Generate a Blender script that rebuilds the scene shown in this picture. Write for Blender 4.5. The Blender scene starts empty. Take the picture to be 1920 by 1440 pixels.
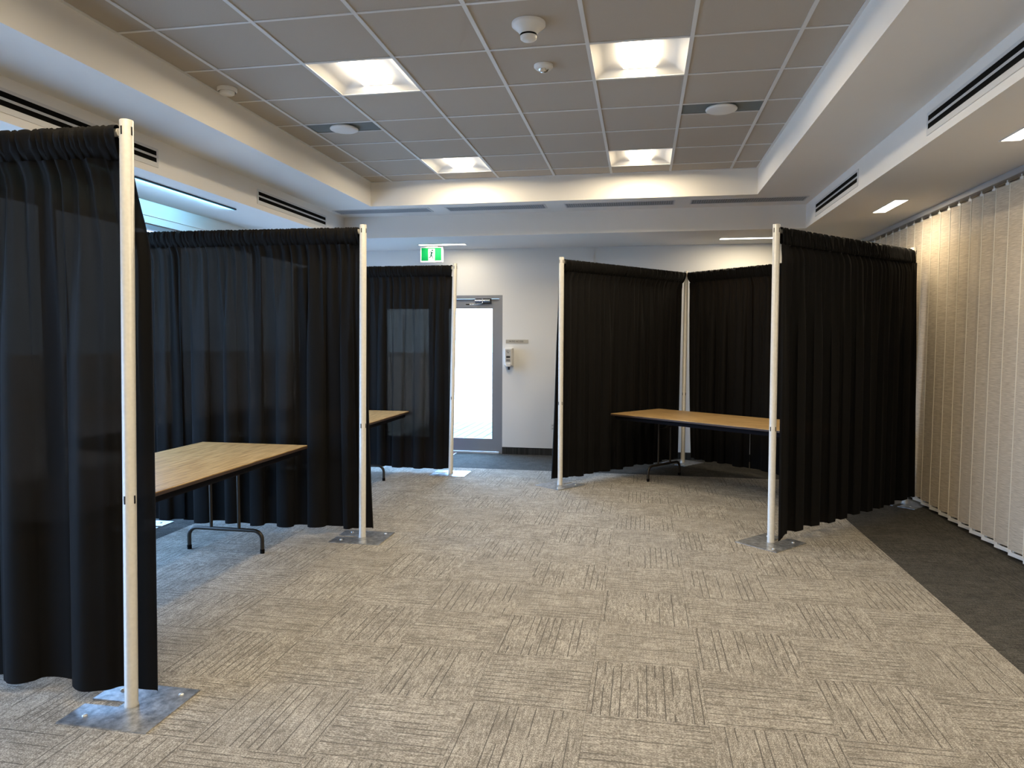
import bpy, math, random
from mathutils import Vector, Matrix
sc = bpy.context.scene
PI = math.pi
# ------------------------------------------------------------ camera
CAM_H = 1.556
yaw, pitch, roll = -.1808, -.0604, .0041
cy, sy, cp, sp = math.cos(yaw), math.sin(yaw), math.cos(pitch), math.sin(pitch)
fw = Vector((sy*cp, cy*cp, sp)); rt = Vector((cy, -sy, 0)); up = rt.cross(fw)
cr, sr = math.cos(roll), math.sin(roll)
r2 = cr*rt + sr*up; u2 = -sr*rt + cr*up
cam = bpy.data.cameras.new('camera'); co = bpy.data.objects.new('camera', cam)
sc.collection.objects.link(co)
cam.sensor_width = 36; cam.lens = 36*1333/1920; cam.clip_start = .05; cam.clip_end = 200
M = Matrix((r2, u2, -fw)).transposed().to_4x4(); M.translation = Vector((0, 0, CAM_H))
co.matrix_world = M
sc.camera = co
# ------------------------------------------------------------ world and exposure
SKY = (7.6, 14.0, 24.0)
w = bpy.data.worlds.new('world'); sc.world = w; w.use_nodes = True
bg = w.node_tree.nodes['Background']; bg.inputs[0].default_value = (SKY[0]/4, SKY[1]/4, SKY[2]/4, 1); bg.inputs[1].default_value = 4.0
sc.view_settings.view_transform = 'Standard'; sc.view_settings.look = 'None'
sc.view_settings.gamma = 1; sc.view_settings.use_curve_mapping = False
sc.view_settings.exposure = 0.28
sc.cycles.use_denoising = True
sc.cycles.max_bounces = 10; sc.cycles.diffuse_bounces = 6; sc.cycles.transparent_max_bounces = 16
sc.cycles.sample_clamp_indirect = 4
sc.cycles.caustics_reflective = False; sc.cycles.caustics_refractive = False
TROFFER_W = 21; DOWN_W = 9.5
WARM = (1.0, .83, .57)

COL = sc.collection
sl_ = bpy.data.lights.new('sun', 'SUN'); sl_.energy = 26; sl_.color = (1, .95, .86); sl_.angle = .01
so_ = bpy.data.objects.new('sun', sl_); COL.objects.link(so_)
so_.rotation_euler = Vector((-.36, .66, -.66)).to_track_quat('-Z', 'Y').to_euler()
def area(name, loc, sx, sy_, power, col, rot=(0, 0, 0), portal=False):
    l = bpy.data.lights.new(name, 'AREA'); l.shape = 'RECTANGLE'; l.size = sx; l.size_y = sy_
    l.energy = power; l.color = col
    if portal: l.cycles.is_portal = True
    o = bpy.data.objects.new(name, l); o.location = loc; o.rotation_euler = rot; COL.objects.link(o); return o
# portals guide the sky's light through the real openings (they give no light themselves)
area('window_portal', (-4.50, 4.75, 1.36), 2.5, 9.0, 1, (1, 1, 1), (0, -PI/2, 0), True)
area('door_portal', (-2.8, 9.74, 1.1), 1.75, 2.0, 1, (1, 1, 1), (-PI/2, 0, 0), True)

# ------------------------------------------------------------ mesh helpers
class MB:
    def __init__(s): s.v = []; s.f = []; s.m = []; s.sm = []
    def add(s, vs, fs, mi=0, smooth=False):
        b = len(s.v); s.v += [tuple(p) for p in vs]
        for f in fs: s.f.append([b+i for i in f]); s.m.append(mi); s.sm.append(smooth)
        return s
    def box(s, x0, x1, y0, y1, z0, z1, mi=0):
        vs = [(x0,y0,z0),(x1,y0,z0),(x1,y1,z0),(x0,y1,z0),(x0,y0,z1),(x1,y0,z1),(x1,y1,z1),(x0,y1,z1)]
        return s.add(vs, [(0,3,2,1),(4,5,6,7),(0,1,5,4),(1,2,6,5),(2,3,7,6),(3,0,4,7)], mi)
    def prism(s, pts, z0, z1, mi=0):
        n = len(pts); vs = [(x,y,z0) for x,y in pts]+[(x,y,z1) for x,y in pts]
        return s.add(vs, [tuple(range(n))[::-1], tuple(range(n, 2*n))]+[(i,(i+1)%n,n+(i+1)%n,n+i) for i in range(n)], mi)
    def lathe(s, prof, n=32, c=(0,0,0), mi=0, smooth=True):
        vs = []
        for r, z in prof:
            for k in range(n):
                a = 2*PI*k/n; vs.append((c[0]+r*math.cos(a), c[1]+r*math.sin(a), c[2]+z))
        fs = [(i*n+k, i*n+(k+1)%n, (i+1)*n+(k+1)%n, (i+1)*n+k) for i in range(len(prof)-1) for k in range(n)]
        return s.add(vs, fs, mi, smooth)
    def tube(s, pts, r, n=12, mi=0, caps=True):
        pts = [Vector(p) for p in pts]; vs = []; ref = None
        for i, p in enumerate(pts):
            t = (pts[min(i+1, len(pts)-1)]-pts[max(i-1, 0)]).normalized()
            if ref is None:
                ref = Vector((1,0,0)) if abs(t.x) < .9 else Vector((0,1,0))
            a = (ref - t*ref.dot(t)).normalized(); b = t.cross(a); ref = a
            for k in range(n):
                q = 2*PI*k/n; vs.append(p + r*(math.cos(q)*a+math.sin(q)*b))
        fs = [(i*n+k, i*n+(k+1)%n, (i+1)*n+(k+1)%n, (i+1)*n+k) for i in range(len(pts)-1) for k in range(n)]
        s.add(vs, fs, mi, True)
        if caps:
            L = len(pts)-1
            s.add([vs[k] for k in range(n)], [tuple(range(n))[::-1]], mi)
            s.add([vs[L*n+k] for k in range(n)], [tuple(range(n))], mi)
        return s
    def mesh(s, name, *mats):
        me = bpy.data.meshes.new(name); me.from_pydata(s.v, [], s.f)
        for m in mats: me.materials.append(m)
        me.polygons.foreach_set('material_index', s.m); me.polygons.foreach_set('use_smooth', s.sm)
        me.update(); return me
    def obj(s, name, *mats, parent=None, loc=None, rz=0):
        return link(name, s.mesh(name, *mats), parent, loc, rz)
def link(name, data, parent=None, loc=None, rz=0):
    o = bpy.data.objects.new(name, data); COL.objects.link(o)
    if loc: o.location = loc
    o.rotation_euler[2] = rz
    if parent: o.parent = parent
    return o
def tag(o, label=None, cat=None, group=None, kind=None):
    if label: o['label'] = label
    if cat: o['category'] = cat
    if group: o['group'] = group
    if kind: o['kind'] = kind
    return o
def thing(name, label, cat, loc=(0,0,0), rz=0, group=None):
    return tag(link(name, None, None, loc, rz), label, cat, group)
def copy_tree(o, parent=None):
    c = o.copy(); COL.objects.link(c); c.parent = parent
    for ch in [x for x in COL.objects if x.parent == o and x != c]: copy_tree(ch, c)
    return c
def bevel(o, wd=.004, seg=2):
    b = o.modifiers.new('bevel', 'BEVEL'); b.width = wd; b.segments = seg; b.limit_method = 'ANGLE'
    return o

# ------------------------------------------------------------ materials
def mat(name, col, rough=.6, metal=0, spec=.5, emit=None, es=0, bump=None, vary=None):
    m = bpy.data.materials.new(name); m.use_nodes = True; nt = m.node_tree; b = nt.nodes['Principled BSDF']
    b.inputs['Base Color'].default_value = (*col, 1); b.inputs['Roughness'].default_value = rough
    b.inputs['Metallic'].default_value = metal; b.inputs['Specular IOR Level'].default_value = spec
    if emit: b.inputs['Emission Color'].default_value = (*emit, 1); b.inputs['Emission Strength'].default_value = es
    if bump or vary:
        tc = nt.nodes.new('ShaderNodeTexCoord')
    if vary:   # (scale, amount)
        n = nt.nodes.new('ShaderNodeTexNoise'); n.inputs['Scale'].default_value = vary[0]; n.inputs['Detail'].default_value = 4
        nt.links.new(tc.outputs['Object'], n.inputs['Vector'])
        r = nt.nodes.new('ShaderNodeValToRGB')
        r.color_ramp.elements[0].position = .3; r.color_ramp.elements[1].position = .7
        r.color_ramp.elements[0].color = (*[c*(1-vary[1]) for c in col], 1)
        r.color_ramp.elements[1].color = (*[min(1, c*(1+vary[1])) for c in col], 1)
        nt.links.new(n.outputs['Fac'], r.inputs[0]); nt.links.new(r.outputs[0], b.inputs['Base Color'])
    if bump:   # (scale, strength)
        n = nt.nodes.new('ShaderNodeTexNoise'); n.inputs['Scale'].default_value = bump[0]; n.inputs['Detail'].default_value = 3
        bp = nt.nodes.new('ShaderNodeBump'); bp.inputs['Strength'].default_value = bump[1]; bp.inputs['Distance'].default_value = .002
        nt.links.new(tc.outputs['Object'], n.inputs['Vector'])
        nt.links.new(n.outputs['Fac'], bp.inputs['Height']); nt.links.new(bp.outputs[0], b.inputs['Normal'])
    return m
PAINT = mat('white_paint', (.83,.80,.75), .7, bump=(180,.15))
WALLP = mat('wall_paint', (.80,.79,.76), .7, bump=(140,.15))
TILE = mat('ceiling_tile', (.46,.41,.345), .9, bump=(260,.5), vary=(300,.05))
TBAR = mat('grid_metal', (.72,.72,.71), .45)
BLACK = mat('black_void', (.004,.004,.004), .9, spec=.1)
DIFF = mat('diffuser_frame', (.66,.65,.63), .5)
GRILLE = mat('grille_grey', (.33,.34,.35), .6)
SPKP = mat('speaker_panel', (.16,.18,.18), .7, bump=(400,.4))
PLASTIC = mat('white_plastic', (.78,.77,.74), .35)
LENS = mat('troffer_lens', (.9,.9,.9), .5, emit=(1,.86,.66), es=9)
REFL = mat('troffer_reflector', (.93,.91,.87), .5)
DLENS = mat('downlight_lens', (.9,.9,.9), .5, emit=(1,.93,.8), es=6)
CYAN = mat('cyan_led', (.3,.8,.9), .4, emit=(.08,.72,1), es=1.1)
POLE = mat('pole_aluminium', (.62,.60,.55), .42, metal=.15, vary=(60,.05))
SLOT = mat('pole_slot', (.01,.01,.01), .8)
BOLT = mat('bolt_zinc', (.75,.75,.73), .3, metal=.6)
ALU = mat('door_aluminium', (.32,.33,.35), .45, metal=.5)
CHROME = mat('chrome', (.75,.75,.76), .18, metal=1)
DARKP = mat('closer_plate', (.05,.05,.055), .5)
TUBE = mat('table_leg_brown', (.045,.038,.030), .35, metal=.5)
EDGE = mat('table_edge_brown', (.045,.025,.016), .5)
APRON = mat('table_apron_black', (.006,.006,.009), .9, spec=.15)
WEIGHT = mat('vane_weight', (.8,.78,.74), .4)
TRACK = mat('track_alu', (.45,.45,.46), .4, metal=.3)
RUBBER = mat('mat_red', (.16,.02,.03), .9, bump=(300,.6))
GREEN = mat('exit_green', (.0,.10,.028), .6, spec=.1, emit=(.0,.30,.07), es=.5)
EWHITE = mat('exit_white', (.32,.38,.37), .6, spec=.1, emit=(.62,.95,.9), es=.35)
EDARK = mat('exit_figure', (.0,.022,.018), .7, spec=.05)
SGREY = mat('sign_grey', (.60,.57,.50), .35, metal=.35)
TXT = mat('lettering_dark', (.03,.03,.03), .6)
BASEB = None

def galv():
    m = mat('galvanised_steel', (.42,.43,.44), .25, metal=.8); nt = m.node_tree; b = nt.nodes['Principled BSDF']
    tc = nt.nodes.new('ShaderNodeTexCoord'); n = nt.nodes.new('ShaderNodeTexNoise')
    n.inputs['Scale'].default_value = 22; n.inputs['Detail'].default_value = 8; n.inputs['Roughness'].default_value = .7
    r = nt.nodes.new('ShaderNodeValToRGB'); r.color_ramp.elements[0].position = .35; r.color_ramp.elements[1].position = .65
    r.color_ramp.elements[0].color = (.26,.27,.28,1); r.color_ramp.elements[1].color = (.72,.73,.74,1)
    mr = nt.nodes.new('ShaderNodeMapRange'); mr.inputs[3].default_value = .22; mr.inputs[4].default_value = .45
    nt.links.new(tc.outputs['Object'], n.inputs['Vector']); nt.links.new(n.outputs['Fac'], r.inputs[0]); nt.links.new(r.outputs[0], b.inputs['Base Color'])
    nt.links.new(n.outputs['Fac'], mr.inputs[0]); nt.links.new(mr.outputs[0], b.inputs['Roughness'])
    return m
GALV = galv()

def math_node(nt, op, a, b=None, c=None):
    n = nt.nodes.new('ShaderNodeMath'); n.operation = op
    for i, x in enumerate((a, b, c)):
        if x is None: continue
        if isinstance(x, (int, float)): n.inputs[i].default_value = x
        else: nt.links.new(x, n.inputs[i])
    return n.outputs[0]
def carpet(name, dark, mid, light, line, linefreq=30.0, lineamt=.9):
    """woven carpet tile, pile running along the tile's own Y"""
    m = mat(name, mid, .95, spec=.1); nt = m.node_tree; b = nt.nodes['Principled BSDF']; L = nt.links.new
    tc = nt.nodes.new('ShaderNodeTexCoord'); oi = nt.nodes.new('ShaderNodeObjectInfo')
    off = math_node(nt, 'MULTIPLY', oi.outputs['Random'], 37.0)
    add = nt.nodes.new('ShaderNodeVectorMath'); add.operation = 'ADD'
    cb = nt.nodes.new('ShaderNodeCombineXYZ'); L(off, cb.inputs[0]); L(off, cb.inputs[1]); L(off, cb.inputs[2])
    L(tc.outputs['Object'], add.inputs[0]); L(cb.outputs[0], add.inputs[1])
    def noise(sx, sy_, det=2):
        mp = nt.nodes.new('ShaderNodeMapping'); mp.inputs['Scale'].default_value = (sx, sy_, 1)
        L(add.outputs[0], mp.inputs[0]); n = nt.nodes.new('ShaderNodeTexNoise'); n.inputs['Scale'].default_value = 1
        n.inputs['Detail'].default_value = det; L(mp.outputs[0], n.inputs['Vector']); return n.outputs['Fac']
    fine = noise(420, 130, 1); mid_n = noise(105, 16, 2); cross = noise(10, 120, 2); big = noise(6, 5, 1)
    s = math_node(nt, 'MULTIPLY', fine, .50)
    s = math_node(nt, 'MULTIPLY_ADD', mid_n, .26, s); s = math_node(nt, 'MULTIPLY_ADD', cross, .14, s); s = math_node(nt, 'MULTIPLY_ADD', big, .10, s)
    r = nt.nodes.new('ShaderNodeValToRGB'); e = r.color_ramp.elements
    e[0].position = .40; e[0].color = (*dark, 1); e[1].position = .61; e[1].color = (*light, 1)
    k = e.new(.49); k.color = (*mid, 1)
    L(s, r.inputs[0])
    # sunk lines between the tufts
    sep = nt.nodes.new('ShaderNodeSeparateXYZ'); L(tc.outputs['Object'], sep.inputs[0])
    fx = math_node(nt, 'MULTIPLY', sep.outputs[0], linefreq)
    col = math_node(nt, 'FLOOR', fx); fr = math_node(nt, 'FRACT', fx)
    on = math_node(nt, 'LESS_THAN', fr, .13)
    wn = nt.nodes.new('ShaderNodeTexWhiteNoise'); wn.noise_dimensions = '2D'
    cc = nt.nodes.new('ShaderNodeCombineXYZ'); L(col, cc.inputs[0]); L(off, cc.inputs[1]); L(cc.outputs[0], wn.inputs['Vector'])
    pick = math_node(nt, 'GREATER_THAN', wn.outputs['Value'], .38)
    brk = noise(45, 3.2, 1); brk = math_node(nt, 'GREATER_THAN', brk, .42)
    ln = math_node(nt, 'MULTIPLY', on, pick); ln = math_node(nt, 'MULTIPLY', ln, brk); ln = math_node(nt, 'MULTIPLY', ln, lineamt)
    mx = nt.nodes.new('ShaderNodeMixRGB'); L(ln, mx.inputs[0]); L(r.outputs[0], mx.inputs[1]); mx.inputs[2].default_value = (*line, 1)
    L(mx.outputs[0], b.inputs['Base Color'])
    bp = nt.nodes.new('ShaderNodeBump'); bp.inputs['Strength'].default_value = .5; bp.inputs['Distance'].default_value = .003
    L(s, bp.inputs['Height']); L(bp.outputs[0], b.inputs['Normal'])
    return m
CARPET = carpet('carpet_light', (.165,.148,.122), (.262,.236,.197), (.54,.495,.42), (.088,.08,.068), 26, .8)
CARPETD = carpet('carpet_dark', (.034,.033,.030), (.066,.062,.055), (.135,.128,.11), (.017,.017,.016), 40, .7)
BASEB = carpet('carpet_base', (.018,.018,.017), (.035,.034,.031), (.07,.068,.06), (.012,.012,.012), 40, .5)

def wood():
    m = mat('oak_laminate', (.55,.35,.15), .38); nt = m.node_tree; b = nt.nodes['Principled BSDF']; L = nt.links.new
    tc = nt.nodes.new('ShaderNodeTexCoord'); mp = nt.nodes.new('ShaderNodeMapping'); mp.inputs['Scale'].default_value = (60, 5, 1)
    L(tc.outputs['Object'], mp.inputs[0]); n = nt.nodes.new('ShaderNodeTexNoise'); n.inputs['Scale'].default_value = 1
    n.inputs['Detail'].default_value = 6; n.inputs['Distortion'].default_value = .6; L(mp.outputs[0], n.inputs['Vector'])
    r = nt.nodes.new('ShaderNodeValToRGB'); e = r.color_ramp.elements
    e[0].position = .34; e[0].color = (.33,.19,.07,1); e[1].position = .66; e[1].color = (.62,.42,.19,1)
    k = e.new(.5); k.color = (.50,.32,.13,1)
    L(n.outputs['Fac'], r.inputs[0]); L(r.outputs[0], b.inputs['Base Color']); return m
WOOD = wood()

def fabric():
    m = mat('black_drape', (.0060,.0056,.0053), .8, spec=.12); nt = m.node_tree; b = nt.nodes['Principled BSDF']; L = nt.links.new
    b.inputs['Sheen Weight'].default_value = .015; b.inputs['Sheen Roughness'].default_value = .5
    out = nt.nodes['Material Output']
    tr = nt.nodes.new('ShaderNodeBsdfTransparent'); tr.inputs[0].default_value = (1,.70,.50,1)
    lw = nt.nodes.new('ShaderNodeLayerWeight'); lw.inputs[0].default_value = .5
    inv = math_node(nt, 'SUBTRACT', 1.0, lw.outputs['Facing'])
    fac = math_node(nt, 'MULTIPLY', inv, .0044)       # open weave: a little light passes straight through
    mx = nt.nodes.new('ShaderNodeMixShader'); L(fac, mx.inputs[0]); L(b.outputs[0], mx.inputs[1]); L(tr.outputs[0], mx.inputs[2])
    L(mx.outputs[0], out.inputs[0]); return m
FAB = fabric()
def vane_mat():
    m = mat('vane_fabric', (.50,.44,.37), .85, spec=.15); nt = m.node_tree; b = nt.nodes['Principled BSDF']; L = nt.links.new
    tc = nt.nodes.new('ShaderNodeTexCoord'); oi = nt.nodes.new('ShaderNodeObjectInfo')
    add = nt.nodes.new('ShaderNodeVectorMath'); add.operation = 'ADD'; L(tc.outputs['Object'], add.inputs[0]); L(oi.outputs['Random'], add.inputs[1])
    mp = nt.nodes.new('ShaderNodeMapping'); mp.inputs['Scale'].default_value = (14, 14, 330); L(add.outputs[0], mp.inputs[0])
    n = nt.nodes.new('ShaderNodeTexNoise'); n.inputs['Scale'].default_value = 1; n.inputs['Detail'].default_value = 3; L(mp.outputs[0], n.inputs['Vector'])
    r = nt.nodes.new('ShaderNodeValToRGB'); e = r.color_ramp.elements
    e[0].position = .3; e[0].color = (.43,.36,.275,1); e[1].position = .7; e[1].color = (.70,.61,.48,1)
    L(n.outputs['Fac'], r.inputs[0]); L(r.outputs[0], b.inputs['Base Color']); return m
VANE = vane_mat(); VEDGE = mat('vane_edge', (.78,.72,.6), .7)
def glass():
    m = bpy.data.materials.new('window_glass'); m.use_nodes = True; nt = m.node_tree; nt.nodes.clear(); L = nt.links.new
    out = nt.nodes.new('ShaderNodeOutputMaterial'); t = nt.nodes.new('ShaderNodeBsdfTransparent'); t.inputs[0].default_value = (.93,.96,.97,1)
    g = nt.nodes.new('ShaderNodeBsdfGlossy'); g.inputs['Roughness'].default_value = .02
    lw = nt.nodes.new('ShaderNodeLayerWeight'); lw.inputs[0].default_value = .5; pw = math_node(nt, 'POWER', lw.outputs['Facing'], 4.0); fr = math_node(nt, 'MULTIPLY_ADD', pw, .5, .035); mx = nt.nodes.new('ShaderNodeMixShader')
    L(fr, mx.inputs[0]); L(t.outputs[0], mx.inputs[1]); L(g.outputs[0], mx.inputs[2]); L(mx.outputs[0], out.inputs[0]); return m, t
GLASS, _ = glass()
GLASST, _t = glass(); _t.inputs[0].default_value = (.54,.54,.55,1); GLASST.name = 'tinted_window_glass'
PAVER = [mat('paver_%s' % n, c, .8, vary=(30,.12)) for n, c in (('pale', (.095,.09,.08)), ('grey', (.075,.072,.066)), ('mid', (.085,.08,.072)))]
JOINT = mat('paver_joint', (.02,.02,.02), .95)
GROUND = mat('outside_ground', (.42,.41,.39), .9, vary=(3,.1))

# ------------------------------------------------------------ setting
XL, XR, YB, YF = -4.42, 2.80, 9.57, -3.2
XB = .65                      # where the back wall jogs
ZC, ZS, ZL = 3.333, 3.07, 2.81   # tiles, upper soffit, lower soffit
CX0, CX1, CYB = -3.048, 1.141, 7.736
BX0, BX1, BYB = -3.65, 1.752, 8.38
ST = 'structure'
fl = MB().box(XL-.15, XR+.15, YF-.15, YB+.15, -.12, -.008).obj('floor', CARPETD)
tag(fl, 'grey carpet tile floor with a dark charcoal border along the walls', 'floor', kind=ST)
tl = MB().box(-.2495,.2495,-.2495,.2495,-.008,0)
me_l = tl.mesh('carpet_tile', CARPET); me_d = tl.mesh('carpet_tile_dark', CARPETD)
def xs(i): return -.21+.5*i+.25
for i in range(-9, 5):
    for j in range(-4, 13):
        x, y = xs(i), 2.9+.5*j+.25
        dark = x < -3.71 or x > 1.79 or y > 8.4
        if x < XL+.2 or y > 9.5: continue
        if y < 1.0: continue
        o = link('carpet_tile', me_d if dark else me_l, fl, (x, y, 0), PI/2 if (dark or (i+j) % 2) else 0)
        if dark: o['label'] = 'dark charcoal border carpet tile'
# strips left over along the walls and the part of the field behind the camera
MB().box(2.29, XR-.001, 1.0, 8.4, -.008, 0).obj('carpet_border_strip', CARPETD, parent=fl)
MB().box(XL+.001, -4.211, 1.0, 9.4, -.008, 0).obj('carpet_border_strip', CARPETD, parent=fl)
MB().box(XL+.001, XR-.001, 9.401, YB-.001, -.008, 0).obj('carpet_border_strip', CARPETD, parent=fl)
MB().box(2.29, XR-.001, 8.4, 9.4, -.008, 0).obj('carpet_border_strip', CARPETD, parent=fl)
MB().box(-3.71, 1.79, YF+.001, .8995, -.008, 0).obj('carpet_field_strip', CARPET, parent=fl)

# walls
DX0, DX1, DZ = -3.715, -1.885, 2.18
b = MB(); b.box(XL, DX0, YB, YB+.15, 0, 3.5).box(DX0, DX1, YB, YB+.15, DZ, 3.5).box(DX1, -.65, YB, YB+.15, 0, 3.5).box(-.65, XR, YB+.012, YB+.15, 0, 3.5)
tag(b.obj('wall_back', WALLP), 'off-white painted back wall with the glass patio doors', 'wall', kind=ST)
WH = 2.61
b = MB(); b.box(XL-.15, XL, YF, YB+.15, WH, 3.5).box(XL-.15, XL, YF, YB+.15, -.12, .10).box(XL-.15, XL, 9.25, YB+.15, .10, WH).box(XL-.15, XL, YF, .25, .10, WH)
b.box(XL, XL+.012, YF, 9.56, 2.675, 2.79)
tag(b.obj('wall_left', PAINT), 'white window wall header and sill behind the left booths', 'wall', kind=ST)
tag(MB().box(XR, XR+.15, YF, YB+.15, 0, 3.5).obj('wall_right', WALLP), 'painted right wall behind the vertical blinds', 'wall', kind=ST)
tag(MB().box(XL-.15, XR+.15, YF-.15, YF, -.12, 3.5).obj('wall_front', WALLP), 'painted wall behind the viewer', 'wall', kind=ST)
bb = MB(); bb.box(DX1+.002, -.65, YB-.012, YB, 0, .095).box(-.65, XR-.002, YB, YB+.012, 0, .095).box(XL+.001, DX0-.002, YB-.012, YB, 0, .095)
tag(bb.obj('baseboard_back', BASEB), 'dark charcoal carpet base along the back wall', 'baseboard', kind=ST)
# ceiling body: upper slab, upper soffit ring, lower soffit ring
c = MB(); Z = 3.5
c.box(CX0, CX1, YF, CYB, 3.46, Z)
c.box(BX0, CX0, YF, BYB, ZS, Z).box(CX1, BX1, YF, BYB, ZS, Z).box(CX0, CX1, CYB, BYB, ZS, Z)
c.box(XL, BX0, YF, YB, ZL, Z).box(BX1, XR, YF, YB, ZL, Z).box(BX0, BX1, BYB, YB, ZL, Z).box(-.65, XR, YB, YB+.012, ZL, Z)
ceil = tag(c.obj('ceiling', PAINT), 'stepped white ceiling with a recessed field of square acoustic tiles', 'ceiling', kind=ST)
gx = [CX0]+[-2.79+.61*i for i in range(7)]+[CX1]
gy = [YF]+[4.38+.61*j for j in range(-12, 6)]+[CYB]
troff = [(-2.18, j) for j in (-8, -4, 0, 4)]+[(-.35, j) for j in (-8, -4, 0, 4)]
troff_cells = {(round(x, 2), round(4.38+.61*j, 2)) for x, j in troff}
spk_cells = {(-2.79, round(4.38+.61*2, 2)), (.26, round(4.38+.61*2, 2))}
meshes = {}
def tile_mesh(wd, dp):
    k = (round(wd, 3), round(dp, 3))
    if k not in meshes:
        a, b_ = wd/2-.006, dp/2-.006
        meshes[k] = MB().box(-a, a, -b_, b_, 0, .016).mesh('ceiling_tile', TILE)
    return meshes[k]
for i in range(len(gx)-1):
    for j in range(len(gy)-1):
        x0, x1, y0, y1 = gx[i], gx[i+1], gy[j], gy[j+1]
        k = (round(x0, 2), round(y0, 2))
        if k in troff_cells: continue
        if k in spk_cells: y0 = y0+.245
        if y1-y0 < .02: continue
        link('ceiling_tile', tile_mesh(x1-x0, y1-y0), ceil, ((x0+x1)/2, (y0+y1)/2, ZC+.006))
for x in gx:
    xx = min(max(x, CX0+.009), CX1-.009)
    MB().box(-.012, .012, YF, CYB, 0, .005).box(-.002, .002, YF, CYB, .005, .035).obj('grid_runner', TBAR, parent=ceil, loc=(xx, 0, ZC))
for j, y in enumerate(gy):
    yy = min(max(y, YF+.009), CYB-.009)
    b = MB()
    for i in range(len(gx)-1): b.box(gx[i]+.0125, gx[i+1]-.0125, -.009, .009, .0005, .005)
    b.obj('grid_cross_bar', TBAR, parent=ceil, loc=(0, yy, ZC))
for x0 in (-2.79, .26):
    MB().box(x0+.0125, x0+.61-.0125, -.006, .006, .0005, .005).obj('grid_cross_bar', TBAR, parent=ceil, loc=(0, 5.60+.245, ZC))

# windows on the left wall
me_fr = MB(); 
me_fr.box(-.06, 0, 0, .05, .10, WH).box(-.06, 0, 1.45, 1.50, .10, WH).box(-.06, 0, .05, 1.45, .10, .16).box(-.06, 0, .05, 1.45, WH-.05, WH)
me_fr = me_fr.mesh('window', ALU); me_gl = MB().box(-.034, -.028, .05, 1.45, .16, WH-.05).mesh('glass_pane', GLASST)
for k in range(6):
    o = tag(link('window_%d' % (k+1), me_fr, None, (XL-.02, .25+1.5*k, 0)), 'tall aluminium window in the left wall behind the drapes, bay %s' % ['beside the viewer', 'left of the nearest drape', 'behind the near left table', 'behind the second drape', 'behind the middle booth', 'nearest the back wall'][k], 'window', kind=ST)
    link('glass_pane', me_gl, o)

# patio doors
d = MB(); d.box(DX0, DX0+.045, 0, .14, 0, DZ).box(DX1-.045, DX1, 0, .14, 0, DZ).box(DX0+.045, DX1-.045, 0, .14, DZ-.045, DZ)
door = tag(link('door_1', None, None, (0, YB+.003, 0)), 'double glazed aluminium patio doors in the back wall', 'door', kind=ST)
d.obj('door_frame', ALU, parent=door)
MB().box(DX0+.046, DX1-.046, -.02, .14, 0, .018).obj('threshold', mat('threshold_alu', (.72,.72,.72), .35, metal=.4), parent=door)
def leaf(x0, x1, st0, st1):
    L_ = MB().box(x0, x0+st0, .03, .075, .022, 2.13).box(x1-st1, x1, .03, .075, .022, 2.13).box(x0+st0, x1-st1, .03, .075, .022, .20).box(x0+st0, x1-st1, .03, .075, 2.00, 2.13)
    o = L_.obj('door_leaf', ALU, parent=door)
    MB().box(x0+st0, x1-st1, .048, .056, .20, 2.00).obj('glass_pane', GLASS, parent=o)
    return o
lf = leaf(-3.665, -2.803, .10, .137); rf = leaf(-2.797, -1.935, .137, .10)
MB().box(-2.275, -2.045, .022, .030, 2.06, 2.17).obj('closer_plate', DARKP, parent=rf)
MB().tube([(-2.27,.0,2.105), (-2.06,.0,2.105)], .018, 12).box(-2.26, -2.07, 0, .022, 2.09, 2.12).obj('closer_body', CHROME, parent=rf)
MB().tube([(-2.165,-.01,2.135), (-2.165,-.01,2.07), (-2.20,-.05,2.062), (-2.345,-.06,2.052), (-2.38,-.06,2.052)], .007, 8).box(-2.385,-2.33,-.068,-.05,2.042,2.06).obj('closer_arm', CHROME, parent=rf)
for x in (-2.86, -2.74):
    MB().tube([(x,.03,.95),(x,-.03,.96),(x,-.03,1.25),(x,.03,1.26)], .011, 10).obj('pull_handle', CHROME, parent=lf if x < -2.8 else rf)

# patio outside
pat = MB().box(-9, 4, YB+.16, 22, -.16, -.06).obj('patio', JOINT)
tag(pat, 'sunlit pale plank paver patio outside the glass doors', 'patio', kind=ST)
rnd = random.Random(4)
pms = {}
for i in range(14):
    x = -3.8+.153*i-.004; y = YB+.18-rnd.random()*.9
    while y < 15.0:
        ln = rnd.choice((.6, 1.2, 1.2)); y0 = max(y, YB+.17); y1 = y+ln
        if y1 > y0+.05:
            k = (round(y1-y0, 2), rnd.randrange(3))
            if k not in pms: pms[k] = MB().box(-.0705, .0705, .004, k[0]-.004, -.06, 0).mesh('paver', PAVER[k[1]])
            link('paver', pms[k], pat, (x, y0, -rnd.random()*.003))
        y = y1
MB().box(-60, 60, 15.3, 90, -.4, -.01).obj('outside_ground', GROUND, parent=pat)
MB().box(-60, -4.75, -60, 15.3, -.4, -.2).obj('outside_ground', GROUND, parent=pat)
MB().box(-4.749, -3.9, YB+.17, 15.3, -.06, -.001).obj('outside_ground', GROUND, parent=pat)
MB().box(-1.72, 4, YB+.17, 15.3, -.06, -.001).obj('outside_ground', GROUND, parent=pat)

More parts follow.
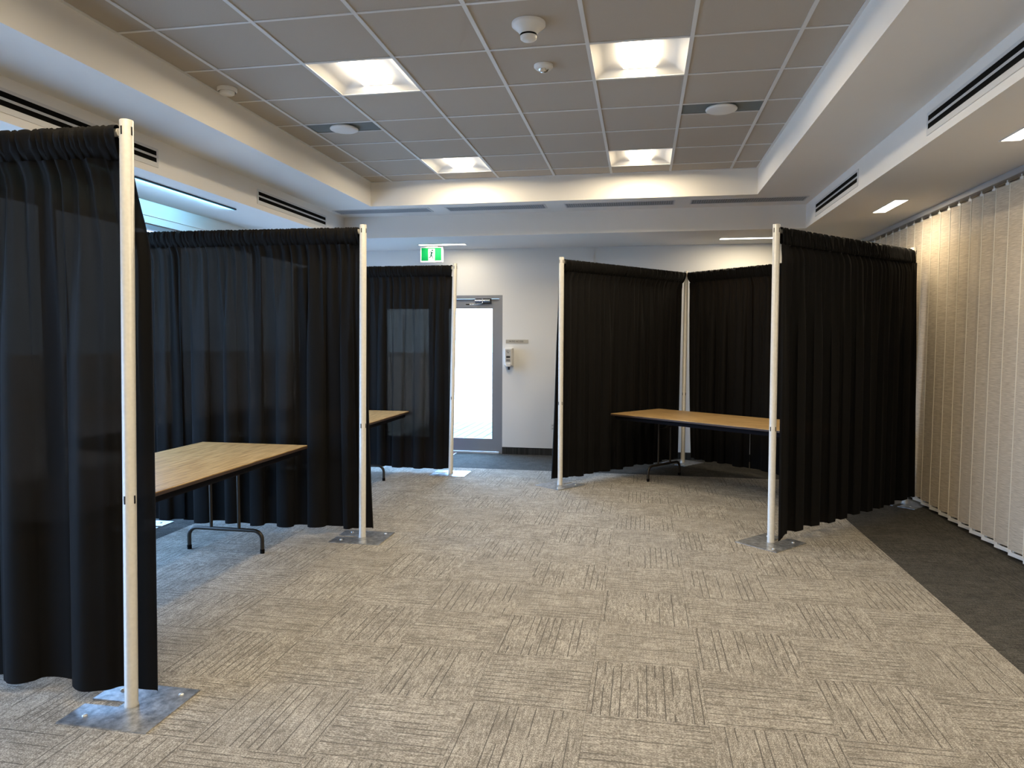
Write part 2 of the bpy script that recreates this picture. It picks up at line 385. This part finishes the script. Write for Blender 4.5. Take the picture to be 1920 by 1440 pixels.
# ------------------------------------------------------------ ceiling fittings
# troffers
def troffer_parts(root):
    n = 24; a = .292; vs = []; fs = []
    def h(x, y):
        ex = (a-abs(x))/(a-.10); ey = (a-abs(y))/.20
        zx = .058*math.sin(min(1, max(0, ex))*PI/2); zy = .058*math.sin(min(1, max(0, ey))*PI/2)
        return .004+min(zx, zy)
    xs_ = [-a+2*a*i/n for i in range(n+1)]
    for x in xs_:
        for y in xs_: vs.append((x, y, h(x, y)))
    for i in range(n):
        for j in range(n):
            q = i*(n+1)+j; fs.append((q, q+1, q+n+2, q+n+1))
    MB().add(vs, fs, 0, True).obj('reflector', REFL, parent=root)
    hs = MB()
    hs.box(-.297,-a,-.297,.297,0,.10).box(a,.297,-.297,.297,0,.10).box(-a,a,-.297,-a,0,.10).box(-a,a,a,.297,0,.10).box(-.297,.297,-.297,.297,.10,.105)
    hs.obj('housing', TBAR, parent=root)
    MB().box(-.105, .105, -.255, .255, .034, .050).obj('lens', LENS, parent=root)
tlab = {(-2.18, 0): 'square recessed ceiling troffer, nearer and left of the four in view', (-.35, 0): 'square recessed ceiling troffer, nearer and right, beside the smoke detectors',
        (-2.18, 4): 'square recessed ceiling troffer, far left one by the back cove', (-.35, 4): 'square recessed ceiling troffer, far right one by the back cove'}
proto = None
for x0, j in troff:
    if j < 0 and j != -4 and j != -8: continue
    loc = (x0+.305, 4.38+.61*j+.305, ZC+.001)
    if proto is None:
        proto = thing('troffer_light', 'x', 'ceiling light', (0,0,0), 0, 'recessed square ceiling troffers'); troffer_parts(proto); r = proto
    else: r = copy_tree(proto)
    r.location = loc
    r['label'] = tlab.get((x0, j), 'square recessed ceiling troffer overhead behind the viewer on the %s side, %s' % ('left' if x0 < -1 else 'right', 'near' if j == -4 else 'far'))
    area('troffer_lamp', (loc[0], loc[1], ZC+.032), .205, .47, TROFFER_W, WARM)
# linear downlights
def downlight(x, y, lx, ly, label):
    t = thing('linear_downlight', label, 'ceiling light', (x, y, ZL), 0, 'linear slot downlights in the lower soffit')
    a, b_ = lx/2, ly/2; f = .008
    MB().box(-a-f,-a,-b_-f,b_+f,-.005,0).box(a,a+f,-b_-f,b_+f,-.005,0).box(-a,a,-b_-f,-b_,-.005,0).box(-a,a,b_,b_+f,-.005,0).obj('trim_frame', DIFF, parent=t)
    MB().box(-a,a,-b_,b_,-.002,-.0005).obj('lens', DLENS, parent=t)
    area('downlight_lamp', (x, y, ZL-.006), lx*.9, ly*.9, DOWN_W, WARM)
downlight(2.225, 7.16, .11, .62, 'short bright slot downlight above the far end of the vertical blinds')
downlight(2.225, 4.66, .11, .62, 'bright slot downlight cut off at the right edge near the big slot diffuser')
downlight(2.225, 2.16, .11, .62, 'slot downlight over the blinds beside the viewer')
downlight(2.225, -.34, .11, .62, 'slot downlight over the blinds behind the viewer')
downlight(-2.59, 9.06, .62, .11, 'long bright slot downlight in front of the exit sign')
downlight(1.22, 9.06, .62, .11, 'long bright slot downlight above the right booth')
# cyan lit slot in left lower soffit
t = thing('led_slot', 'thin glowing cyan light line in the lower soffit above the left booths', 'light', (-3.87, 3.9, ZL))
MB().box(.004,.020,0,2.42,-.012,0).obj('channel', mat('dark_channel', (.02,.07,.13), .5), parent=t)
MB().box(-.010,.0035,0,2.42,-.010,-.001).obj('light_strip', CYAN, parent=t)
area('led_lamp', (-3.883, 5.11, ZL-.009), .008, 2.40, 16.0, (.22,.62,1.0), (0, PI/2+.35, 0))
# slot diffusers on the bulkhead faces
def slot_diff(side, y0, y1, label):
    t = thing('slot_diffuser', label, 'air vent', (BX0 if side < 0 else BX1, y0, 2.86), 0, 'two-slot air diffusers on the bulkheads')
    s = 1 if side < 0 else -1; L_ = y1-y0
    def bx(mb, d0, d1, a, b_, z0, z1):
        mb.box(min(s*d0, s*d1), max(s*d0, s*d1), a, b_, z0, z1)
    f = MB()
    bx(f, 0, .006, 0, L_, 0, .036); bx(f, 0, .006, 0, L_, .070, .086); bx(f, 0, .006, 0, L_, .120, .14)
    bx(f, 0, .006, 0, .02, .036, .070); bx(f, 0, .006, L_-.02, L_, .036, .070); bx(f, 0, .006, 0, .02, .086, .120); bx(f, 0, .006, L_-.02, L_, .086, .120)
    f.obj('frame', DIFF, parent=t)
    for z in (.036, .086):
        g = MB(); bx(g, .0005, .0045, .0201, L_-.0201, z+.0001, z+.0339); g.obj('slot', BLACK, parent=t)
slot_diff(-1, 6.35, 7.86, 'black two-slot air diffuser on left bulkhead, farther one near the back corner')
slot_diff(-1, 3.42, 4.93, 'black two-slot air diffuser on left bulkhead, nearer one above the closest drape')
slot_diff(1, 6.44, 7.93, 'black two-slot air diffuser on right bulkhead, farther one near the back corner')
slot_diff(1, 3.47, 4.98, 'black two-slot air diffuser on right bulkhead, nearer one at the frame edge')
# perforated grilles in back soffit
def back_grille(x0, x1, label):
    t = thing('return_grille', label, 'air vent', ((x0+x1)/2, 8.02, ZS), 0, 'grey grilles in the back soffit'); a = (x1-x0)/2; b_ = .125
    MB().box(-a,a,-b_,-b_+.014,-.006,0).box(-a,a,b_-.014,b_,-.006,0).box(-a,-a+.014,-b_+.014,b_-.014,-.006,0).box(a-.014,a,-b_+.014,b_-.014,-.006,0).obj('frame', DIFF, parent=t)
    MB().box(-a+.014,a-.014,-b_+.014,b_-.014,-.0015,-.0005).obj('backing', mat('grille_back', (.12,.125,.13), .8), parent=t)
    g = MB(); n = int((2*a-.03)/.024)
    for i in range(n):
        x = -a+.02+i*(2*a-.04)/(n-1); g.box(x-.006, x+.006, -b_+.014, b_-.014, -.004, -.002)
    for k in range(7):
        y = -b_+.03+k*.032; g.box(-a+.014, a-.014, y-.005, y+.005, -.0042, -.0022)
    tag(g.obj('grille_mesh', GRILLE, parent=t), kind='stuff')
back_grille(-3.59, -2.43, 'long grey grille in the back soffit, leftmost of four')
back_grille(-2.235, -1.085, 'long grey grille in the back soffit, second from the left')
back_grille(-.875, .325, 'long grey grille in the back soffit, third from the left')
back_grille(.485, 1.68, 'long grey grille in the back soffit, rightmost by the bulkhead corner')
# speaker panels
for x0, side in ((-2.79, 'left'), (.26, 'right')):
    t = thing('ceiling_speaker', 'round ceiling diffuser on a dark half-tile panel, %s of the two' % side, 'ceiling speaker', (x0+.305, 5.60+.1225, ZC), 0, 'round diffusers on dark half panels')
    MB().box(-.29,.29,-.112,.112,.006,.014).obj('panel', SPKP, parent=t)
    MB().lathe([(.0,-.022),(.105,-.022),(.115,-.017),(.118,-.010),(.110,.0),(.09,.006)], 48).obj('round_cover', PLASTIC, parent=t)
# detectors
t = thing('smoke_detector', 'funnel shaped white smoke detector on the tile between the near troffers', 'smoke detector', (-.655, 4.055, ZC))
MB().lathe([(.095,.005),(.095,-.010),(.088,-.016),(.060,-.040),(.048,-.058)], 40).obj('base', PLASTIC, parent=t)
MB().lathe([(.044,-.058),(.044,-.068)], 40).obj('dark_gap', BLACK, parent=t)
MB().lathe([(.047,-.068),(.046,-.082),(.036,-.090),(0,-.092)], 40).obj('sensor_cap', PLASTIC, parent=t)
t = thing('ceiling_sensor', 'small flat white domed sensor behind the smoke detector', 'sensor', (-.656, 4.676, ZC))
MB().lathe([(.062,.005),(.062,-.008),(.052,-.018),(.036,-.024)], 40).obj('base', PLASTIC, parent=t)
MB().lathe([(.034,-.024),(.028,-.034),(.015,-.040),(0,-.041)], 40).obj('dome', CHROME, parent=t)
t = thing('round_alarm', 'flat round white detector on an edge tile at left by the cove', 'smoke detector', (-2.926, 4.714, ZC))
MB().lathe([(.068,.005),(.068,-.014),(.060,-.022)], 40).obj('base', PLASTIC, parent=t)
MB().lathe([(.052,-.020),(.050,-.034),(.040,-.040),(0,-.041)], 40).obj('cover', PLASTIC, parent=t)

# exit sign
t = thing('exit_sign', 'green running man exit sign hanging over the patio doors', 'exit sign', (-2.772, 9.2, ZL), -.06)
MB().box(-.155,.155,-.018,.018,-.21,-.015).obj('case', PLASTIC, parent=t)
MB().box(-.09,.09,-.03,.03,-.015,0).obj('canopy', SGREY, parent=t)
MB().box(-.140,.140,-.021,-.0185,-.190,-.024).obj('green_face', GREEN, parent=t)
MB().box(-.044,.048,-.0225,-.0212,-.190,-.036).obj('white_door', EWHITE, parent=t)
def fig():
    m = MB()
    def poly(pts):
        pts = [(x, z) for x, z in pts]; n = len(pts)
        vs = [(x, -.0238, z) for x, z in pts]+[(x, -.0228, z) for x, z in pts]
        m.add(vs, [tuple(range(n)), tuple(range(n, 2*n))[::-1]]+[(i, n+i, n+(i+1)%n, (i+1)%n) for i in range(n)])
    def limb(a, b_, w0, w1):
        dx, dz = b_[0]-a[0], b_[1]-a[1]; l = math.hypot(dx, dz); nx, nz = -dz/l, dx/l
        poly([(a[0]+nx*w0, a[1]+nz*w0), (a[0]-nx*w0, a[1]-nz*w0), (b_[0]-nx*w1, b_[1]-nz*w1), (b_[0]+nx*w1, b_[1]+nz*w1)])
    poly([(.014+.012*math.cos(k*PI/6), -.058+.012*math.sin(k*PI/6)) for k in range(12)])
    limb((.006,-.078), (-.004,-.122), .013, .010)
    limb((.004,-.079), (-.018,-.080), .005, .005); limb((-.018,-.080), (-.030,-.100), .005, .004)
    limb((.010,-.080), (.028,-.096), .005, .004); limb((.028,-.096), (.044,-.098), .004, .004)
    limb((-.004,-.120), (-.012,-.148), .008, .006); limb((-.012,-.146), (-.040,-.152), .006, .004)
    limb((.000,-.120), (.014,-.146), .008, .005); limb((.014,-.144), (.028,-.172), .005, .004)
    return m
fig().obj('running_figure', EDARK, parent=t)

# room sign
t = thing('room_sign', 'small rectangular PATIO ACCESS sign on the wall beside the door', 'sign', (-1.682, YB, 1.549))
bevel(MB().box(-.155,.155,-.006,-.0005,-.026,.026).obj('plate', SGREY, parent=t), .001, 1)
def text(body, size, loc, parent, m, name='lettering', extr=.0006):
    cu = bpy.data.curves.new(name, 'FONT'); cu.body = body; cu.size = size; cu.extrude = extr; cu.align_x = 'CENTER'; cu.align_y = 'CENTER'
    o = bpy.data.objects.new(name, cu); COL.objects.link(o); bpy.context.view_layer.update()
    me = bpy.data.meshes.new_from_object(o.evaluated_get(bpy.context.evaluated_depsgraph_get())); bpy.data.objects.remove(o)
    me.materials.clear(); me.materials.append(m)
    o = link(name, me, parent, loc); o.rotation_euler = (PI/2, 0, 0); return o
text('PATIO ACCESS', .030, (-.01, -.0068, 0), t, TXT)
# sanitiser dispenser
t = thing('hand_sanitizer_dispenser', 'white wall-mounted hand sanitiser dispenser below the small sign', 'dispenser', (-1.785, YB, 1.196))
bevel(MB().add([(-.052,-.095,.03),(.052,-.095,.03),(.060,0,.0),(-.060,0,.0),(-.052,-.10,.262),(.052,-.10,.262),(.060,0,.268),(-.060,0,.268)],
     [(0,3,2,1),(4,5,6,7),(0,1,5,4),(1,2,6,5),(2,3,7,6),(3,0,4,7)]).obj('housing', PLASTIC, parent=t), .010, 3)
MB().box(-.038,.038,-.1015,-.099,.075,.245).obj('label_panel', mat('label_grey', (.52,.50,.46), .5), parent=t)
MB().box(-.026,.026,-.1035,-.1015,.130,.158).obj('view_window', TXT, parent=t)
bevel(MB().box(-.034,.034,-.112,-.092,.012,.062).obj('push_pad', PLASTIC, parent=t), .006, 2)
MB().box(-.012,.012,-.075,-.03,-.03,.02).obj('nozzle', DARKP, parent=t)
g = MB()
for i, (x, z, w_) in enumerate(((-.022,.225,.010),(-.004,.232,.016),(.018,.222,.008),(-.008,.212,.030),(0,.200,.022))): g.box(x-w_/2, x+w_/2, -.1025, -.1015, z-.003, z+.003)
for z in (.108, .098, .088): g.box(-.026, .026, -.1025, -.1015, z-.0028, z+.0028)
tag(g.obj('printed_marks', TXT, parent=t), kind='stuff')
# outlet
t = thing('wall_outlet', 'white duplex wall outlet low on the wall left of the right booth', 'outlet', (-1.184, YB, .39))
bevel(MB().box(-.038,.038,-.006,-.0005,-.06,.06).obj('cover_plate', PLASTIC, parent=t), .002, 2)
for z in (-.021, .021):
    o = MB().box(-.015,.015,-.009,-.006,z-.016,z+.016).obj('socket', mat('socket', (.62,.61,.58), .4), parent=t)
    MB().box(-.007,-.004,-.0095,-.009,z-.006,z+.006).box(.004,.007,-.0095,-.009,z-.006,z+.006).obj('slots', BLACK, parent=o)
# door mat
t = thing('door_mat', 'dark red entrance mat in front of the patio doors', 'mat', (-3.11, 9.1, 0))
MB().box(-.58,.58,-.38,.38,0,.008).obj('pile', RUBBER, parent=t)
MB().box(-.60,-.58,-.40,.40,0,.006).box(.58,.60,-.40,.40,0,.006).box(-.58,.58,-.40,-.38,0,.006).box(-.58,.58,.38,.40,0,.006).obj('border', mat('mat_border', (.55,.5,.5), .6), parent=t)

# ------------------------------------------------------------ vertical blind
bx_ = 2.645
t = thing('vertical_blind', 'beige woven vertical blind along the whole right wall', 'blind', (bx_, 0, 0))
bevel(MB().box(-.03,.03,1.0,9.5,ZL-.048,ZL-.001).obj('headrail', TRACK, parent=t), .004, 2)
vm = MB(); wv = .105; n = 6; zt, zb = ZL-.088, .072
vs = []; fs = []
for i in range(n+1):
    y = -wv+2*wv*i/n; x = -.010*math.cos(PI*(i/n-.5))
    vs += [(x, y, zb), (x, y, zt), (x+.0018, y, zb), (x+.0018, y, zt)]
for i in range(n):
    a = 4*i; fs += [(a, a+1, a+5, a+4), (a+2, a+6, a+7, a+3), (a, a+4, a+6, a+2), (a+1, a+3, a+7, a+5)]
fs += [(0, 2, 3, 1), (4*n, 4*n+1, 4*n+3, 4*n+2)]
vm.add(vs, fs, 0, False); vm.box(-.0035,.0035, wv-.004, wv+.003, zb, zt, 1)
vmesh = vm.mesh('vane', VANE, VEDGE)
wmesh = MB().box(-.006,.006,-.098,.098,.030,.058).box(-.004,.004,-.09,-.07,.058,.072).box(-.004,.004,.07,.09,.058,.072).mesh('bottom_weight', WEIGHT)
cmesh = MB().box(-.002,.002,-.016,.016,ZL-.09,ZL-.066).box(-.003,.003,-.004,.004,ZL-.066,ZL-.048).box(-.004,.004,-.05,.05,ZL-.092,ZL-.086).mesh('carrier_clip', WEIGHT)
rnd = random.Random(2)
for k in range(40):
    y = 9.40-.2045*k
    if y < 1.1: break
    v = link('vane', vmesh, t, (0, y, 0)); v.rotation_euler[2] = .25+rnd.uniform(-.025, .025)
    link('bottom_weight', wmesh, v); link('carrier_clip', cmesh, v)
ch = MB()
for k in range(34): ch.tube([(-.012, 9.36-.2045*k, .050), (-.010, 9.36-.2045*k-.1, .036), (-.012, 9.36-.2045*(k+1), .050)], .0022, 5, caps=False)
ch.obj('bead_chain', WEIGHT, parent=t)

# ------------------------------------------------------------ pipe and drape
poles = {}
PD = {  # key: base xy, top xy, direction of slot (angle of drape), label
 'near': ((-2.11,2.592), (-2.077,2.619), PI, 'tall off-white drape upright nearest the viewer at left, on a steel plate'),
 'mid': ((-2.154,5.234), (-2.130,5.245), PI, 'off-white drape upright at the end of the second left drape'),
 'far': ((-2.19,8.0), (-2.140,8.014), PI, 'farthest left drape upright, beside the glass door'),
 'hidden': ((-4.12,5.20), (-4.12,5.20), 0, 'drape upright at the window end of the second left drape'),
 'near_window': ((-4.10,2.61), (-4.10,2.61), 0, 'drape upright at the window end of the nearest drape'),
 'far_window': ((-4.12,8.02), (-4.12,8.02), 0, 'drape upright at the window end of the farthest left drape'),
 'booth_left': ((-.853,7.579), (-.856,7.579), math.atan2(1.733,1.386), 'off-white drape upright at the open left corner of the right booth'),
 'booth_back': ((.533,9.312), (.534,9.312), PI+math.atan2(1.733,1.386), 'thin drape upright in the back corner of the right booth'),
 'booth_front': ((1.003,5.707), (.985,5.71), math.atan2(1.68,1.52), 'off-white drape upright at the near corner of the right booth'),
 'booth_blind': ((2.525,7.385), (2.49,7.30), PI+math.atan2(1.68,1.52), 'drape upright standing against the vertical blinds')}
H = 2.445
def upright(key):
    (bx0, by0), (tx, ty), ang, lab = PD[key]
    t = thing('drape_upright', lab, 'drape stand', (bx0, by0, 0), ang, 'uprights of the pipe and drape')
    a, b_, s, e = .205, .178, .022, .045      # plate with an open slot towards the drape side
    p = MB().prism([(-a,-b_),(a,-b_),(a,-s),(e,-s),(e,s),(a,s),(a,b_),(-a,b_)], 0, .006)
    p.obj('base_plate', GALV, parent=t)
    for x, y in ((-.15,-.12),(.13,-.11),(.13,.11)): MB().lathe([(.011,.006),(.011,.009),(.007,.012),(0,.012)], 12, (x, y, 0)).obj('bolt', BOLT, parent=t)
    dx, dy = tx-bx0, ty-by0; c_, s_ = math.cos(-ang), math.sin(-ang); lx, ly = dx*c_-dy*s_, dx*s_+dy*c_
    r = .0265; P = MB(); n = 28
    def ring(z, rr): return [(lx*z/H+rr*math.cos(2*PI*k/n), ly*z/H+rr*math.sin(2*PI*k/n), z) for k in range(n)]
    rs = [(.006, r+.002), (.014, r+.002), (.016, r), (H-.002, r), (H, r-.001), (H, r-.004), (H-.05, r-.004)]
    vs = []
    for z, rr in rs: vs += ring(z, rr)
    P.add(vs, [(i*n+k, i*n+(k+1)%n, (i+1)*n+(k+1)%n, (i+1)*n+k) for i in range(len(rs)-1) for k in range(n)], 0, True)
    po = P.obj('pole', POLE, parent=t)
    for z in (2.400, .890):
        for k in range(4):
            q = k*PI/2-.12
            cx, cy_ = lx*z/H, ly*z/H
            ux, uy = math.cos(q), math.sin(q); vx, vy = -uy, ux
            hw, hh, o1 = .0038, .017, r+.0006
            pts = []
            for d_, w_, zz in ((o1,-hw,-hh),(o1,hw,-hh),(o1,hw,hh),(o1,-hw,hh)):
                pts.append((cx+ux*d_+vx*w_, cy_+uy*d_+vy*w_, z+zz))
            for d_, w_, zz in ((r-.006,-hw,-hh),(r-.006,hw,-hh),(r-.006,hw,hh),(r-.006,-hw,hh)):
                pts.append((cx+ux*d_+vx*w_, cy_+uy*d_+vy*w_, z+zz))
            MB().add(pts, [(0,1,2,3),(4,7,6,5),(0,4,5,1),(1,5,6,2),(2,6,7,3),(3,7,4,0)]).obj('slot', SLOT, parent=po)
for k in PD: upright(k)

def drape(label, ka, kb, s0, s1, side, seed, zh=.055, group='black drapes on the crossbars', flare=(.0,.0), hemdip=None, fold=1.0, lam=(.15,.30), early=False, gap0=0.0, back=0.0):
    """one hanging panel between parameter s0..s1 of the span from pole ka to pole kb; side = sign of the away-from-viewer normal"""
    (ax, ay), (bx0, by0) = PD[ka][0], PD[kb][0]; (axt, ayt), (bxt, byt) = PD[ka][1], PD[kb][1]
    L0 = math.hypot(bx0-ax, by0-ay); ux, uy = (bx0-ax)/L0, (by0-ay)/L0
    nx, ny = -uy*side, ux*side
    R = random.Random(seed)
    Lp = (s1-s0)*L0; a0 = s0*L0
    if s0 == 0: a0 += gap0; Lp -= gap0
    def phase_table(l0, l1):
        t_ = [0.0]; d = 0; pts = [(0, 0)]
        while d < Lp+.5:
            l = R.uniform(l0, l1); d += l; pts.append((d, pts[-1][1]+2*PI))
        return pts
    def phase(pts, d):
        for i in range(len(pts)-1):
            if d <= pts[i+1][0]:
                q = (d-pts[i][0])/(pts[i+1][0]-pts[i][0]); return pts[i][1]+q*2*PI
        return pts[-1][1]
    pl = phase_table(*lam); pm = phase_table(.055, .12); ph = phase_table(.028, .055)
    amp = [R.uniform(.45, 1.2) for _ in range(400)]
    org = [R.uniform(-.05, .05) for _ in range(400)]
    N = int(Lp*190); zt0 = 2.422; zp = 2.298
    rows_c = [zp+.003-(zp+.003-zh)*(q/44)**1.0 for q in range(45)]
    rows_p = [2.422, 2.424, 2.420, 2.408, 2.39, 2.365, 2.34, 2.318, 2.300]
    def smooth(q): q = max(0, min(1, q)); return q*q*(3-2*q)
    hn = [R.uniform(-1, 1) for _ in range(60)]
    def hem(d):
        q = d/.16; i = int(q); f = smooth(q-i); v = hn[i % 60]*(1-f)+hn[(i+1) % 60]*f
        z = zh+.012*v
        if hemdip: z += hemdip(d/Lp)
        return z
    def point(d, z, pocket=False):
        q = smooth((2.30-z)/.9); qq = smooth((2.30-z)/2.0)
        fp = phase(pl, d); fm = phase(pm, d); fh = phase(ph, d)
        A = amp[int(fp/(2*PI)) % 400]*(1-smooth((fp/(2*PI)) % 1))+amp[(int(fp/(2*PI))+1) % 400]*smooth((fp/(2*PI)) % 1)
        low = math.sin(fp)+.25*math.sin(2*fp+1.3); midn = math.sin(fm); hi = math.sin(fh)
        n_ = fold*(.036*A*low*q*(.55+.45*qq)) + .011*midn*(1-.6*qq)*(1 if not pocket else .5) + .0035*hi*(1-q)
        tshift = -fold*.022*A*math.sin(2*fp)*q
        dd = a0+d+tshift
        g = qq
        g = max(0, (2.3-z)/2.25)**2
        if early: g = .8*smooth((2.28-z)/.4)+.2*(2.3-z)/2.3
        dd += -flare[0]*g*max(0, 1-d/(.35))+flare[1]*g*max(0, 1-(Lp-d)/(.35))
        base_off = .040*smooth((2.33-z)/.12)
        if pocket: base_off = .040*smooth((2.335-z)/.05)
        n_ += base_off + back*(0 if pocket else smooth((2.31-z)/.10))
        # do not cross the pole near the ends
        zz = min(z, H); bxp = ax+(axt-ax)*zz/H; byp = ay+(ayt-ay)*zz/H; exp_ = bx0+(bxt-bx0)*zz/H; eyp = by0+(byt-by0)*zz/H
        s_ = dd/L0; px = bxp+(exp_-bxp)*s_; py = byp+(eyp-byp)*s_
        e_ = min(abs(dd), abs(L0-dd))
        if e_ < .11 and z < 2.33: n_ = max(n_, .036+ (.0)) if n_ < .036 else n_
        if e_ < .06: n_ = max(n_, .034)
        return (px+nx*n_, py+ny*n_, z)
    t = thing('drape', label, 'curtain', (ax+ux*(a0+Lp/2), ay+uy*(a0+Lp/2), 0), 0, group)
    ox, oy = t.location.x, t.location.y
    vs = []; nr = len(rows_c)
    for i in range(N+1):
        d = Lp*i/N; hz = hem(d)
        for k, z in enumerate(rows_c):
            f = (zp+.003-z)/(zp+.003-zh); z2 = zp+.003-(zp+.003-hz)*f
            x, y, z3 = point(d, z2); vs.append((x-ox, y-oy, z3))
    fs = [(i*nr+k, i*nr+k+1, (i+1)*nr+k+1, (i+1)*nr+k) for i in range(N) for k in range(nr-1)]
    MB().add(vs, fs, 0, True).obj('cloth', FAB, parent=t)
    pa = max(a0, .033); pe = min(a0+Lp, L0-.033)
    # rod pocket: ruffled tube of cloth over the crossbar
    vs = []; K = 18
    N2 = int(Lp*330)
    for i in range(N2+1):
        d = pa-a0+(pe-pa)*i/N2
        fh = phase(ph, d); fm = phase(pm, d)
        for k in range(K):
            # closed profile: around rod, then down to the stitch line
            a_ = 2*PI*k/K
            rx = .026*math.sin(a_); rz = .026*math.cos(a_)
            if rz < 0: rz = rz*4.0
            lowf = max(0, -math.cos(a_))
            ruff = math.sin(fh+a_*1.6+2.2*math.sin(fm))
            rr = 1+.34*ruff
            if rz > 0: z = 2.398+rz*(1+.26*ruff)
            else: z = 2.398+rz
            tw = .016*lowf*math.sin(fm+.7*ruff)
            n_ = rx*rr + lowf*.030*smooth(lowf) + .011*ruff*lowf
            px = ax+(axt-ax)+((bxt-axt)-(bx0-ax)+(bx0-ax))*((a0+d+tw)/L0); py = ay+(ayt-ay)+((byt-ayt)-(by0-ay)+(by0-ay))*((a0+d+tw)/L0)
            vs.append((px+nx*n_-ox, py+ny*n_-oy, z))
    fs = [(i*K+k, (i+1)*K+k, (i+1)*K+(k+1)%K, i*K+(k+1)%K) for i in range(N2) for k in range(K)]
    MB().add(vs, fs, 0, True).obj('rod_pocket', FAB, parent=t)
    return t
def crossbar(ka, kb, lab):
    (axt, ayt), (bxt, byt) = PD[ka][1], PD[kb][1]; L0 = math.hypot(bxt-axt, byt-ayt); a = math.atan2(byt-ayt, bxt-axt)
    t = thing('crossbar', lab, 'rod', (axt, ayt, 2.398), a, 'telescopic crossbars inside the drape pockets')
    MB().tube([(.034,0,0), (L0*.55,0,0)], .0165, 14).obj('outer_tube', POLE, parent=t)
    MB().tube([(L0*.55,0,0), (L0-.034,0,0)], .0135, 14).obj('inner_tube', POLE, parent=t)
    for x in (.029, L0-.037): MB().box(x, x+.008, -.003, .003, -.022, .012).obj('hook', BOLT, parent=t)
crossbar('near', 'near_window', 'crossbar carrying the nearest left drape')
crossbar('mid', 'hidden', 'crossbar carrying the second left drape')
crossbar('far', 'far_window', 'crossbar carrying the farthest left drape')
crossbar('booth_left', 'booth_back', 'crossbar on the left side of the right booth')
crossbar('booth_back', 'booth_blind', 'crossbar along the back of the right booth')
crossbar('booth_front', 'booth_blind', 'crossbar on the near side of the right booth')

drape('black drape nearest the viewer, filling the left edge', 'near', 'near_window', 0, .985, -1, 11, zh=.045, flare=(.09,0), lam=(.25,.42), fold=1.35, early=True)
drape('black drape behind the near left table, right panel ending at its upright', 'mid', 'hidden', 0, .799, -1, 21, zh=.055, flare=(.065,0), fold=1.1, lam=(.17,.32))
drape('narrow black drape panel behind the near left table, by the window', 'mid', 'hidden', .798, .985, -1, 22, zh=.06, fold=.8, lam=(.12,.24))
drape('thin black drape by the glass door with daylight glowing through it', 'far', 'far_window', 0, 1, -1, 33, zh=.05, flare=(.012,0), fold=.75, lam=(.14,.30))
drape('black drape panel on left side of the right booth, next to its open corner', 'booth_left', 'booth_back', 0, .4695, 1, 41, zh=.062, flare=(.075,-.010), fold=.9)
drape('black drape panel on left side of the right booth, by the back corner', 'booth_left', 'booth_back', .4700, .988, 1, 42, zh=.062, flare=(0,-.012), fold=.9)
drape('black drape panel across the back of the right booth, left of the slit', 'booth_back', 'booth_blind', 0, .3490, 1, 51, zh=.075, flare=(-.065,-.018), fold=.9, gap0=0.024)
drape('black drape panel across the back of the right booth, right of the slit', 'booth_back', 'booth_blind', .3445, .975, 1, 52, zh=.062, flare=(-.020,0), fold=.9, back=.006)
drape('large black drape on the near side of the right booth', 'booth_front', 'booth_blind', 0, 1, -1, 61, zh=.058, gap0=.014, flare=(-.012,.07), fold=1.0, hemdip=lambda q: -.05*max(0, 1-q/.03))

# ------------------------------------------------------------ folding tables
def make_table(label, loc, rz, W=.90, L_=2.42):
    """origin at floor under the middle; long side along local Y"""
    t = thing('folding_table', label, 'table', loc, rz, 'folding tables in the booths')
    a, b_ = W/2, L_/2
    bevel(MB().box(-a,a,-b_,b_,.734,.740).obj('tabletop', WOOD, parent=t), .0015, 1)
    bevel(MB().box(-a-.002,a+.002,-b_-.002,b_+.002,.716,.734).obj('edge_band', EDGE, parent=t), .003, 2)
    ap = MB(); i_ = .035; h0, h1 = .672, .716
    ap.box(-a+i_,-a+i_+.02,-b_+i_,b_-i_,h0,h1).box(a-i_-.02,a-i_,-b_+i_,b_-i_,h0,h1).box(-a+i_+.02,a-i_-.02,-b_+i_,-b_+i_+.02,h0,h1).box(-a+i_+.02,a-i_-.02,b_-i_-.02,b_-i_,h0,h1)
    ap.obj('apron', APRON, parent=t)
    for e in (-1, 1):
        y = e*(b_-.42)
        lg = MB(); f = .295; pts = [(-f, y-.0, .0), (-f, y, .10)]
        for k in range(1, 7):
            q = k/6*PI/2; pts.append((-f+.065*(1-math.cos(q)), y, .10+.065*math.sin(q)))
        pts2 = [(-x, yy, z) for x, yy, z in pts[::-1]]
        lg.tube(pts+pts2, .0145, 12)
        for x in (-.112, .112): lg.tube([(x, y, .165), (x, y, .70)], .0115, 10)
        lg.tube([(-.112, y, .70), (.112, y, .70)], .0115, 10)
        lo = lg.obj('leg', TUBE, parent=t)
        for x in (-f, f): MB().lathe([(.0155,0),(.0165,.03),(.0155,.032)], 12, (x, y, 0)).obj('foot_cap', BLACK, parent=lo)
        br = MB()
        br.tube([(0, y-e*.0, .585), (0, y-e*.16, .66), (0, y-e*.22, .70)], .008, 8); br.tube([(-.112, y, .585), (.112, y, .585)], .008, 8)
        br.obj('folding_brace', TUBE, parent=lo)
    return t
make_table('wood-look folding table in the nearest left booth', (-3.003, 5.12-1.21, 0), 0)
make_table('wood-look folding table in the second left booth, mostly behind its drape', (-3.10, 7.86-1.21, 0), 0)
u_ang = math.atan2(-.613, .79)      # direction of the long side
ux, uy = math.cos(u_ang), math.sin(u_ang); vx, vy = -uy, ux
cx = -.342+ux*1.21+vx*.45; cy_ = 8.117+uy*1.21+vy*.45
make_table('wood-look folding table set diagonally in the right booth', (cx, cy_, 0), u_ang-PI/2)
